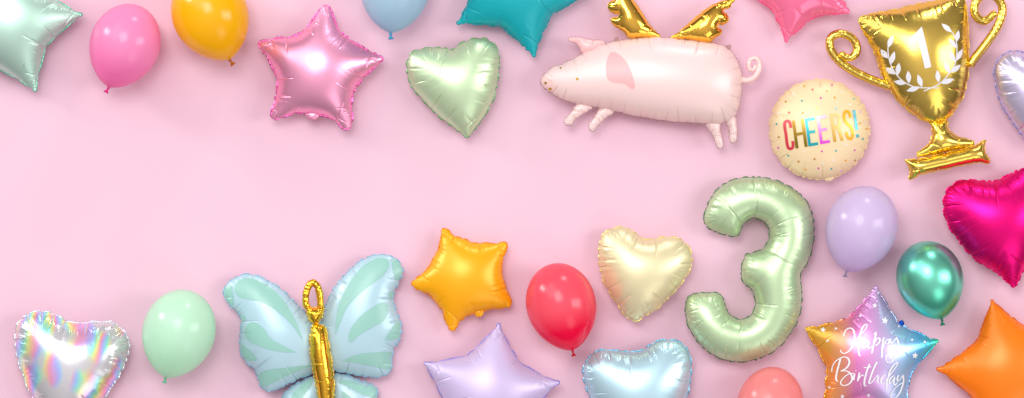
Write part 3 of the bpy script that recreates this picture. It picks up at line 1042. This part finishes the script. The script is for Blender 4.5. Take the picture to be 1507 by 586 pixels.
# ------------------------------------------------------------------ build: trophy
gold = foil('gold film', (240, 208, 98), 1.0, 0.22, ribs=0.6, wobble=0.2, reach=14, folds=0.4)
gold_tube = foil('gold tube film', (240, 206, 94), 1.0, 0.2, ribs=0, wobble=0.1, folds=0)
gold_weld = foil('gold weld', (228, 190, 80), 1.0, 0.3, ribs=0, folds=0, wobble=0)
T = Thing('trophy_balloon', 'large gold trophy cup balloon with the numeral 1 and a laurel wreath', 'foil balloon', 1365, 130)
cup = [(1261.4, 27, 1), (1272, 22), (1286, 18), (1304, 15), (1322, 12), (1340, 7), (1357, 3.5), (1374, 0.5), (1390, -2.5), (1407, -4), (1421.5, -3.5, 1), (1424, 14), (1426, 36), (1427, 55), (1427, 72), (1426.5, 107), (1423, 127),
       (1419, 142), (1412, 154), (1404.5, 166), (1394.5, 176.5), (1382, 181), (1370, 182.5), (1356, 177.5), (1343, 169), (1330.5, 159.5), (1320, 149), (1311, 136), (1303, 124), (1296, 110), (1289, 88), (1279, 64.5), (1267, 44)]
body, bv = pillow(T, cup, gold, gold_weld, hmax=36, crease=13, seed=121, length=22, depth=0.3, name='cup', p=0.74, rimw=0.9)
stem = [(1367, 180, 1), (1371, 190), (1370, 204), (1365, 213), (1356, 220), (1348.5, 226), (1350, 232, 1), (1375, 228), (1405, 221.5), (1433.5, 215, 1), (1433.5, 208), (1420, 203), (1407, 199), (1398, 191), (1395, 184), (1396, 177, 1)]
pillow(T, stem, gold_tube, gold_weld, hmax=14, crease=10, seed=122, length=10, depth=0.12, name='stem', ins=0.5, scallop=0.3, rimw=0.8, dz=-1.0)
base = [(1330.5, 234.5), (1335, 235), (1343, 233.7), (1358, 232), (1374, 228.6), (1393, 224.5), (1412, 219.6), (1425, 216), (1436, 212.5), (1445, 208), (1451, 205.5), (1451, 210), (1449.5, 218), (1453, 228), (1458, 237.5), (1455, 241),
        (1445, 240), (1433, 241), (1416, 244), (1399.6, 247.8), (1383, 251.5), (1366, 255.5), (1354, 258), (1346, 262), (1340, 265.7), (1337, 263), (1337.5, 257), (1338, 250), (1334.5, 242)]
pillow(T, base, gold_tube, gold_weld, hmax=15, p=0.56, crease=14, seed=123, length=7, depth=0.08, fold_gap=26, name='foot', ins=0.5, scallop=0.3, rimw=0.8, dz=1.5)
lh = [(1236, 77), (1240, 81), (1246, 84.5), (1253, 84.5), (1259, 79.5), (1261, 71), (1257, 60), (1248, 52.5), (1236, 49.5), (1226, 53), (1221, 61), (1222, 71), (1228, 82), (1238, 92.5), (1254, 103.5), (1276, 114.5), (1296, 122.5), (1312, 128)]
tube(T, 'handle', lh, 5.2, gold_tube, seed=131, taper=[(0, 4.6), (0.12, 5.7), (0.75, 6.0), (1, 5.8)], per=7.5, crinkle=0.10)
rh = [(1466, 17), (1462, 21), (1456, 27), (1448, 31), (1440, 27.5), (1434.5, 19), (1434, 9), (1439, -1), (1449, -7), (1462, -6.5), (1472, 2), (1475.5, 13), (1473, 27), (1467, 41), (1458, 55), (1447, 70), (1436, 84), (1426, 98)]
tube(T, 'handle', rh, 5.6, gold_tube, seed=132, taper=[(0, 4.8), (0.12, 5.9), (0.75, 6.2), (1, 6.0)], per=7.5, crinkle=0.10)
silver_ink = print_mat('pale silver print', (228, 228, 232), 0.45)
TR = lambda p: (1210 + p[0] / 4.186, p[1] / 4.186)
print_patches(T, 'numeral', bv, [[TR(p) for p in ((600, 170), (522, 250), (530, 279), (576, 256), (617, 428), (656, 418))]], silver_ink, parent=None, curve=False, off=0.4)
leaves = [((396, 300), (425, 220)), ((397, 364), (354, 306)), ((412, 402), (435, 320)), ((440, 461), (384, 418)), ((455, 468), (461, 390)), ((508, 518), (436, 504)), ((524, 518), (516, 440)),
          ((590, 540), (510, 564)), ((602, 542), (574, 463)), ((788, 205), (722, 150)), ((814, 264), (832, 190)), ((818, 300), (764, 242)), ((808, 388), (768, 318)), ((816, 378), (857, 304)),
          ((774, 458), (737, 385)), ((780, 450), (846, 402)), ((704, 514), (692, 436)), ((718, 518), (803, 490))]
lp = []
for a_, b_ in leaves:
    ax_, ay_ = a_
    dx_, dy_ = b_[0] - ax_, b_[1] - ay_
    n_ = math.hypot(dx_, dy_)
    px_, py_ = -dy_ / n_, dx_ / n_
    q = [(ax_, ay_, 1)]
    for f, w in ((.2, 9), (.45, 15.5), (.7, 12)):
        q.append((ax_ + dx_ * f + px_ * w, ay_ + dy_ * f + py_ * w))
    q.append((b_[0], b_[1], 1))
    for f, w in ((.7, 12), (.45, 15.5), (.2, 9)):
        q.append((ax_ + dx_ * f - px_ * w, ay_ + dy_ * f - py_ * w))
    lp.append([TR(p) + tuple(p[2:]) for p in q])
twigs = [[(396, 296), (398, 330), (410, 390), (440, 450), (490, 505), (550, 537), (605, 545), (660, 545), (707, 545)], [(790, 205), (812, 250), (819, 310), (808, 390), (770, 455), (712, 517), (660, 545), (614, 565)]]
for st, lv in ((twigs[0], lp[:9]), (twigs[1], lp[9:])):
    br = print_strokes(T, 'laurel_branch', bv, [[TR(p) for p in st]], silver_ink, width=1.5, off=0.42)
    for q in lv:
        print_patches(T, 'leaf', bv, [q], silver_ink, grid=1.4, off=0.35, parent=br)
T.finish()

# ------------------------------------------------------------------ build: flying pig
pigf = foil('pale pink film', (242, 212, 207), 0.1, 0.36, ribs=0.25, spec=0.4)
pigw = foil('pale pink weld', (185, 145, 145), 0.3, 0.4)
T = Thing('pig_balloon', 'pale pink flying pig balloon with gold wings and a curly tail', 'foil balloon', 945, 120)
pig = [(795.5, 123), (795.5, 116), (799.5, 109), (806, 103.5), (815, 97), (826, 94), (838, 88), (852, 81), (866, 74), (882, 67), (898, 62), (913, 58.5), (930, 56), (949, 54), (967, 53.5), (984, 55), (1000, 56.5), (1015, 58), (1033, 60), (1051, 62.5),
       (1062, 65.5), (1071, 70.5), (1078, 76), (1083, 83), (1089, 97), (1092.5, 110), (1093, 120), (1092, 135), (1090, 150), (1087, 163), (1083, 171), (1077, 177.5), (1067, 181), (1055, 184), (1043, 183.5), (1031, 182.5), (1015, 181.5), (1000, 181),
       (984, 179.5), (968.5, 177.5), (949, 174), (929, 171), (914, 167), (898, 163), (884, 160.5), (870, 158), (858, 156), (847, 153.5), (836, 150.5), (826, 147), (818, 142.5), (810, 137), (803, 132.5), (797.5, 128)]
body, bv = pillow(T, pig, pigf, pigw, hmax=41, crease=12, seed=141, length=15, depth=0.16, p=0.52, rimw=1.3, scallop=0.7, fold_gap=17, fold_depth=4.0, fold_len=20)
ear = [(836, 58), (840, 55), (851, 54), (862, 56.5), (875, 58.5), (888, 60), (892, 66), (876, 76), (862, 83), (857, 79.5), (852, 71), (846, 63.5), (838, 61.5)]
earf = foil('rose film', (242, 190, 190), 0.1, 0.34, ribs=0.3)
pillow(T, ear, earf, pigw, hmax=6, crease=9, seed=142, length=8, depth=0.3, name='ear', ins=0.6, rimw=0.9, dz=-1.5)
legs = [[(850, 150), (845, 158), (842, 163), (835, 171), (830, 177), (831, 183), (837, 185.5), (842, 184), (846, 177), (854, 171), (862, 166), (871, 160), (874, 153)],
        [(882, 155), (879, 165), (874, 173), (867, 182), (866, 188), (869, 192), (875, 193.5), (878, 188), (885, 181), (893, 173), (904, 166), (907, 158)],
        [(1036, 176), (1038, 185), (1047, 197), (1053, 211), (1056, 217.5), (1062, 219), (1064.5, 214), (1063, 202), (1060, 189), (1061, 177)],
        [(1066, 174), (1069, 183), (1073, 193), (1073, 205), (1076, 210), (1082, 210), (1085, 203), (1085, 186), (1083, 172), (1078, 166)]]
for i, l in enumerate(legs):
    pillow(T, l, pigf, pigw, hmax=6.5, crease=8, seed=150 + i, length=7, depth=0.6, name='leg', ins=0.4, rimw=1.0, dz=-1.5, scallop=0.6, fold_gap=9, fold_depth=2.5)
tube(T, 'tail', [(1086, 116), (1095, 118.5), (1103, 117.5), (1110, 113.5), (1115, 107), (1117.5, 98), (1116, 89), (1110.5, 85.5), (1104.5, 88), (1101.5, 94.5), (1103.5, 102), (1108.5, 103), (1111, 98), (1109, 95.5)], 3.2,
     foil('tail film', (246, 205, 200), 0.1, 0.32), seed=160, taper=[(0, 5.0), (0.25, 4.4), (0.6, 3.8), (1, 2.5)], per=4, crinkle=0.18)
goldw = foil('wing gold film', (250, 200, 80), 1.0, 0.13, ribs=0.0, wobble=0.2, folds=0.15)
wl = [(973, 54), (959.6, 57), (944, 56), (931, 57), (922, 53.5), (918, 48), (908.7, 42), (902, 36.6), (898, 30), (900.7, 26.5), (908.7, 25.5, 1), (909.5, 21.5, 1), (900.7, 19.5), (895, 14.3), (894.3, 7), (898, 2), (904, 0, 1), (903, -4, 1), (898, -8), (896, -15), (901, -21), (912, -23), (922, -17), (928, -8), (932.5, 0),
      (940.5, 11), (948.5, 24), (956.4, 36.6), (966, 47)]
wr = [(986, 56.5), (998, 47.5), (1012, 35), (1023, 25.5), (1039, 12.7), (1055, 4), (1069, -0.5), (1079, -3.5), (1082, 0), (1080, 4), (1076.5, 5.6), (1075, 11), (1065.5, 15, 1), (1064.7, 17.5, 1), (1070, 21), (1072.5, 29), (1067, 36), (1057, 38, 1), (1057, 40.6, 1), (1063, 45),
      (1060, 51.5), (1053, 56), (1047, 62), (1037.7, 63), (1018.6, 60), (1007, 58), (995, 58)]
for i, w in enumerate((wl, wr)):
    pillow(T, w, goldw, gold_weld, hmax=15, p=0.55, crease=12, seed=165 + i, length=10, depth=0.08, name='wing', ins=0.3, rimw=0.5, dz=2.5, puff=0.05, scallop=0.25, fold_gap=18, fold_depth=2.0)
patch = [(898, 78.5), (904, 78), (915.5, 86), (925, 100), (931, 118), (932.5, 130), (929, 132.5), (921, 126.5), (913.5, 124), (902, 122.5), (894, 118), (891, 106), (892, 92), (895, 83)]
print_patches(T, 'ear_print', bv, [patch], print_mat('rose print', (246, 178, 178), 0.36), off=0.4)
print_patches(T, 'snout_print', bv, [[(797.5, 120), (800, 112.5), (805, 113), (811, 120), (816, 130), (815, 138), (810, 136), (803, 130.5), (798.5, 126)]], print_mat('snout print', (243, 200, 194), 0.36), off=0.25)
print_patches(T, 'cheek_print', bv, [[(850, 137), (858, 135.5), (866, 137), (863, 140), (855, 140.5)]], print_mat('cheek print', (243, 208, 208), 0.36), off=0.4)
gold_ink = print_mat('gold print', (214, 165, 40), 0.25, 0.7)
for x, y, r in ((825, 100.5, 1.5), (849, 117.2, 2.0)):
    print_patches(T, 'eye', bv, [disc(x, y, r, 12)], gold_ink, off=0.4)
for x, y, r in ((802.8, 122.5, 1.9), (809.5, 131.5, 2.2)):
    print_patches(T, 'nostril', bv, [disc(x, y, r, 12)], gold_ink, off=0.4)
for x, y in ((907, 58), (1072.5, 69)):
    pillow(T, disc(x, y, 4.0, 10), pigw, None, hmax=2, crease=5, seed=170, length=4, name='filler_tab', ins=0, grid=1.0, dz=-0.5)
T.finish()

# ------------------------------------------------------------------ build: butterfly
bf = foil('powder blue film', (178, 212, 222), 0.1, 0.3, ribs=0.4, spec=0.5)
bw = foil('powder blue weld', (130, 180, 205), 0.3, 0.3)
mintp = print_mat('mint print', (149, 200, 187), 0.3)
T = Thing('butterfly_balloon', 'large powder blue butterfly balloon with mint patches and a gold body', 'foil balloon', 470, 510)
W1 = [(466, 470), (449, 459), (430, 440), (413.6, 425), (393.6, 412), (373.5, 404), (357, 404), (340, 412), (329.4, 425), (330, 438), (340, 452), (352, 463), (354.4, 474), (353, 490), (352.4, 507), (355, 523), (362, 534), (372, 542), (377.5, 552), (382, 566),
      (393.6, 576.6), (407, 573.5), (423.7, 566), (440, 558), (460, 550), (474, 543), (476, 510), (472, 485)]
W2 = [(470, 468), (479, 449), (490, 426), (505.5, 406), (525, 387.5), (544, 377), (560, 374.3), (579, 378), (590, 388.5), (593.5, 401), (587, 415), (580.5, 430), (580, 446), (584.6, 460), (590.5, 475.6), (591.5, 488), (588, 501), (581, 512), (577.5, 523), (577, 541), (573, 549.5),
      (559.5, 555), (540, 555), (517, 551), (497, 547), (476, 545), (470, 515), (467, 488)]
W3 = [(476, 552), (460, 554), (444, 560), (430, 567.5), (418, 579), (412, 594), (408, 615), (412, 640), (428, 652), (448, 648), (466, 630), (478, 605), (482, 575)]
W4 = [(478, 552), (494, 549.5), (513, 553), (532.5, 561), (546, 565), (554, 570), (556, 580), (555, 595), (558, 615), (552, 640), (534, 650), (514, 642), (498, 622), (486, 600), (478, 575)]
lw1, bv1 = pillow(T, W1, bf, bw, hmax=24, crease=13, seed=181, length=18, depth=0.2, name='wing', rimw=1.6, ins=1.0)
lw2, bv2 = pillow(T, W2, bf, bw, hmax=24, crease=13, seed=184, length=18, depth=0.2, name='wing', rimw=1.6, ins=1.0, dz=-0.6)
lw3, bv3 = pillow(T, W3, bf, bw, hmax=17, crease=12, seed=183, length=16, depth=0.2, name='wing', rimw=1.6, ins=1.0, dz=-5.0)
lw4, bv4 = pillow(T, W4, bf, bw, hmax=17, crease=12, seed=184, length=16, depth=0.2, name='wing', rimw=1.6, ins=1.0, dz=-5.6)
A = lambda p: (320 + p[0] / 2.99, 390 + p[1] / 2.99) + tuple(p[2:])
B = lambda p: (440 + p[0] / 2.594, 360 + p[1] / 2.594) + tuple(p[2:])
L1 = [[(78, 105), (92, 72), (130, 58), (190, 72), (250, 110), (300, 165), (345, 240), (382, 335, 1), (345, 280), (300, 230), (250, 190), (190, 160), (130, 150), (95, 138)], [(27, 115), (45, 90), (62, 90), (70, 128), (72, 178, 1), (52, 168), (34, 148)],
      [(88, 213), (122, 226, 1), (127, 235), (102, 256)], [(123, 300), (133, 265), (160, 250), (200, 270), (240, 320), (290, 350), (352, 382, 1), (300, 382), (240, 372), (180, 352), (140, 332)], [(98, 349), (130, 365), (160, 390), (179, 416, 1), (140, 422), (115, 410), (101, 385)],
      [(174, 490), (220, 462), (300, 450), (400, 440), (424, 440, 1), (370, 460), (300, 490), (240, 520), (192, 536), (178, 510)]]
L2 = [[(139, 345, 1), (150, 240), (180, 170), (215, 115), (255, 75), (300, 52), (335, 55), (345, 75), (325, 115), (280, 150), (230, 190), (185, 240), (158, 300)], [(358, 58), (378, 50), (396, 75), (398, 108), (377, 146, 1), (362, 110)], [(345, 182), (361, 178), (364, 205), (352, 212)],
      [(194, 335), (230, 280), (280, 240), (320, 220), (336, 225), (340, 260), (325, 290), (280, 315), (230, 345), (196, 372)], [(328, 363, 1), (355, 320), (382, 290), (394, 320), (388, 352), (360, 363)], [(163, 442, 1), (220, 420), (290, 410), (357, 414), (356, 472), (330, 475), (270, 462), (210, 450)]]
print_patches(T, 'mint_print', bv1, [[A(p) for p in q] for q in L1], mintp, parent=lw1, off=0.45)
print_patches(T, 'mint_print', bv2, [[B(p) for p in q] for q in L2], mintp, parent=lw2, off=0.45)
print_patches(T, 'mint_print', bv3, [[A(p) for p in q] for q in [[(320, 590), (350, 545), (390, 515), (418, 500), (412, 530), (385, 570), (370, 605), (350, 680), (310, 690)]]], mintp, parent=lw3, off=0.45)
print_patches(T, 'mint_print', bv4, [[B(p) for p in q] for q in [[(150, 520), (200, 520), (250, 538), (300, 545), (302, 590), (260, 578), (200, 548)], [(165, 560), (210, 590), (250, 640), (240, 690), (200, 650)]]], mintp, parent=lw4, off=0.45)
gb = foil('butterfly gold film', (250, 196, 60), 1.0, 0.17, ribs=0.2, wobble=0.1, folds=0.2)
abd = [(462, 478), (470, 476.5), (478, 479), (482, 489), (485, 504), (488.5, 525), (491.5, 546), (493, 564), (492.5, 586), (489, 612), (482, 634), (478, 634), (472, 610), (469, 588), (466, 568), (461.5, 548), (458, 525), (456.5, 502), (458, 488)]
pillow(T, abd, gb, gold_weld, hmax=15, crease=15, seed=191, length=12, depth=0.1, scallop=0.3, fold_gap=30, name='abdomen', ins=0.4, rimw=1.1, dz=18)
head = [(452, 454), (455, 450.5), (461, 451.5), (467, 451.5), (472, 450), (476.5, 450), (477.5, 458), (474.5, 468), (469, 475), (466, 482), (463, 482), (460, 475), (455, 469), (452, 461)]
pillow(T, head, gb, gold_weld, hmax=11, crease=8, seed=192, length=9, depth=0.35, name='head', ins=0.2, rimw=1.0, dz=18)
tube(T, 'antenna', [(454, 455), (450.8, 443), (451.5, 431), (455.5, 420.5), (461, 415.5), (466.5, 419), (470.5, 429), (472.3, 441), (472.5, 455)], 5.0, gb, dz=18, seed=193, per=4.5, crinkle=0.25)
T.finish()

# ------------------------------------------------------------------ build: latex balloons
latex_balloon('bubblegum pink latex balloon between the mint star and the amber balloon', (205, 8.5), (160, 128.5), 51.5, latex('pink latex', (253, 158, 205)), latex('pink knot', (215, 50, 130), trans=0.1), -0.15, 0.85)
latex_balloon('amber yellow latex balloon with a brown knot, cut off by the top edge', (284, -38), (337.5, 88), 56, latex('amber latex', (254, 192, 0), trans=0.22), latex('amber knot', (180, 95, 10), trans=0.1), 0.25, 0.9)
latex_balloon('light blue latex balloon hanging into the top edge above the green heart', (588, -80), (574.5, 48.5), 51.5, latex('light blue latex', (190, 220, 236), 0.3), latex('blue knot', (60, 150, 190), trans=0.1), 0.2, 0.9)
latex_balloon('pastel mint latex balloon next to the holographic heart', (281, 428), (243.5, 556), 53.5, latex('mint latex', (210, 250, 222)), latex('mint knot', (95, 185, 140), trans=0.1), 0.1, 0.75)
latex_balloon('coral red latex balloon above the lilac star', (811, 388.5), (842.5, 516), 51.5, latex('coral red latex', (254, 92, 112), trans=0.25), latex('red knot', (190, 30, 45), trans=0.1), 0.0, 0.8)
latex_balloon('pale lavender latex balloon right of the green number', (1288, 276), (1245.5, 400), 52.5, latex('lavender latex', (226, 208, 240)), latex('grey lavender knot', (140, 120, 150), trans=0.1), 0.1, 0.75)
latex_balloon('chrome green latex balloon above the rainbow star', (1353, 356.5), (1386, 470), 49, latex('green chrome latex', (122, 224, 192), 0.31, 0.0, 0.88), latex('green knot', (20, 110, 80), trans=0.0), -0.1, 0.85)
latex_balloon('salmon coral latex balloon peeking in at the bottom edge', (1146, 541), (1118, 664), 49, latex('salmon latex', (254, 156, 154)), latex('salmon knot', (220, 80, 90), trans=0.1), 0.0, 0.85)

# ------------------------------------------------------------------ studio light
w = bpy.data.worlds.new('World')
SC.world = w
w.use_nodes = True
nt = w.node_tree
bgn = nt.nodes['Background']
tc = nt.nodes.new('ShaderNodeTexCoord')
sep = nt.nodes.new('ShaderNodeSeparateXYZ')
nt.links.new(tc.outputs['Generated'], sep.inputs[0])
cr = nt.nodes.new('ShaderNodeValToRGB')
el = cr.color_ramp.elements
el[0].position, el[0].color = 0.0, (0.16, 0.15, 0.15, 1)
el[1].position, el[1].color = 1.0, (2.0, 2.0, 2.01, 1)
for p_, v_ in ((0.12, 0.30), (0.3, 0.58), (0.5, 0.82), (0.75, 1.15)):
    e = el.new(p_)
    e.color = (v_, v_, v_, 1)
nt.links.new(sep.outputs[2], cr.inputs[0])
tint = nt.nodes.new('ShaderNodeMix')
tint.data_type = 'RGBA'
tint.blend_type = 'MULTIPLY'
tint.inputs[0].default_value = 1.0
tint.inputs[7].default_value = (1.07, 0.95, 1.02, 1)        # ambient light tinted pink to turn the shadows pinker
nt.links.new(cr.outputs[0], tint.inputs[6])
nt.links.new(tint.outputs[2], bgn.inputs['Color'])
bgn.inputs['Strength'].default_value = 0.37


def softbox(name, az, zen, dist, sx, sy, rad, col=(1, 1, 1)):
    """az in degrees from +x towards +y, zen from straight up; rad is the panel's brightness"""
    d = Vector((math.sin(math.radians(zen)) * math.cos(math.radians(az)), math.sin(math.radians(zen)) * math.sin(math.radians(az)), math.cos(math.radians(zen))))
    L = bpy.data.lights.new(name, 'AREA')
    L.shape = 'RECTANGLE'
    L.size, L.size_y = sx, sy
    L.energy = rad * math.pi * sx * sy
    L.color = col
    o = bpy.data.objects.new(name, L)
    COL.objects.link(o)
    o.location = d * dist
    o.rotation_euler = (-d).to_track_quat('-Z', 'Y').to_euler()
    return o


softbox('key_softbox', 135, 44, 14, 8.0, 8.0, 1.95, (0.97, 1.0, 0.98))
softbox('top_softbox', 112, 19, 13, 5.0, 5.0, 7.6, (0.98, 1.0, 0.99))
softbox('low_fill_softbox', 305, 50, 14, 6.0, 6.0, 1.6)
softbox('fill_softbox', 5, 50, 14, 4.0, 7.5, 6.5)
softbox('strip_softbox', 150, 72, 11, 1.5, 3.8, 20.0)
softbox('window_softbox', 75, 72, 11, 1.9, 1.9, 15.0)

cam = bpy.data.cameras.new('camera')
co = bpy.data.objects.new('camera', cam)
COL.objects.link(co)
co.location = (0, 0, CAMH)
cam.sensor_width = 36.0
cam.lens = 36.0 * CAMH / (1507 * S)
cam.clip_end = 100.0
SC.camera = co
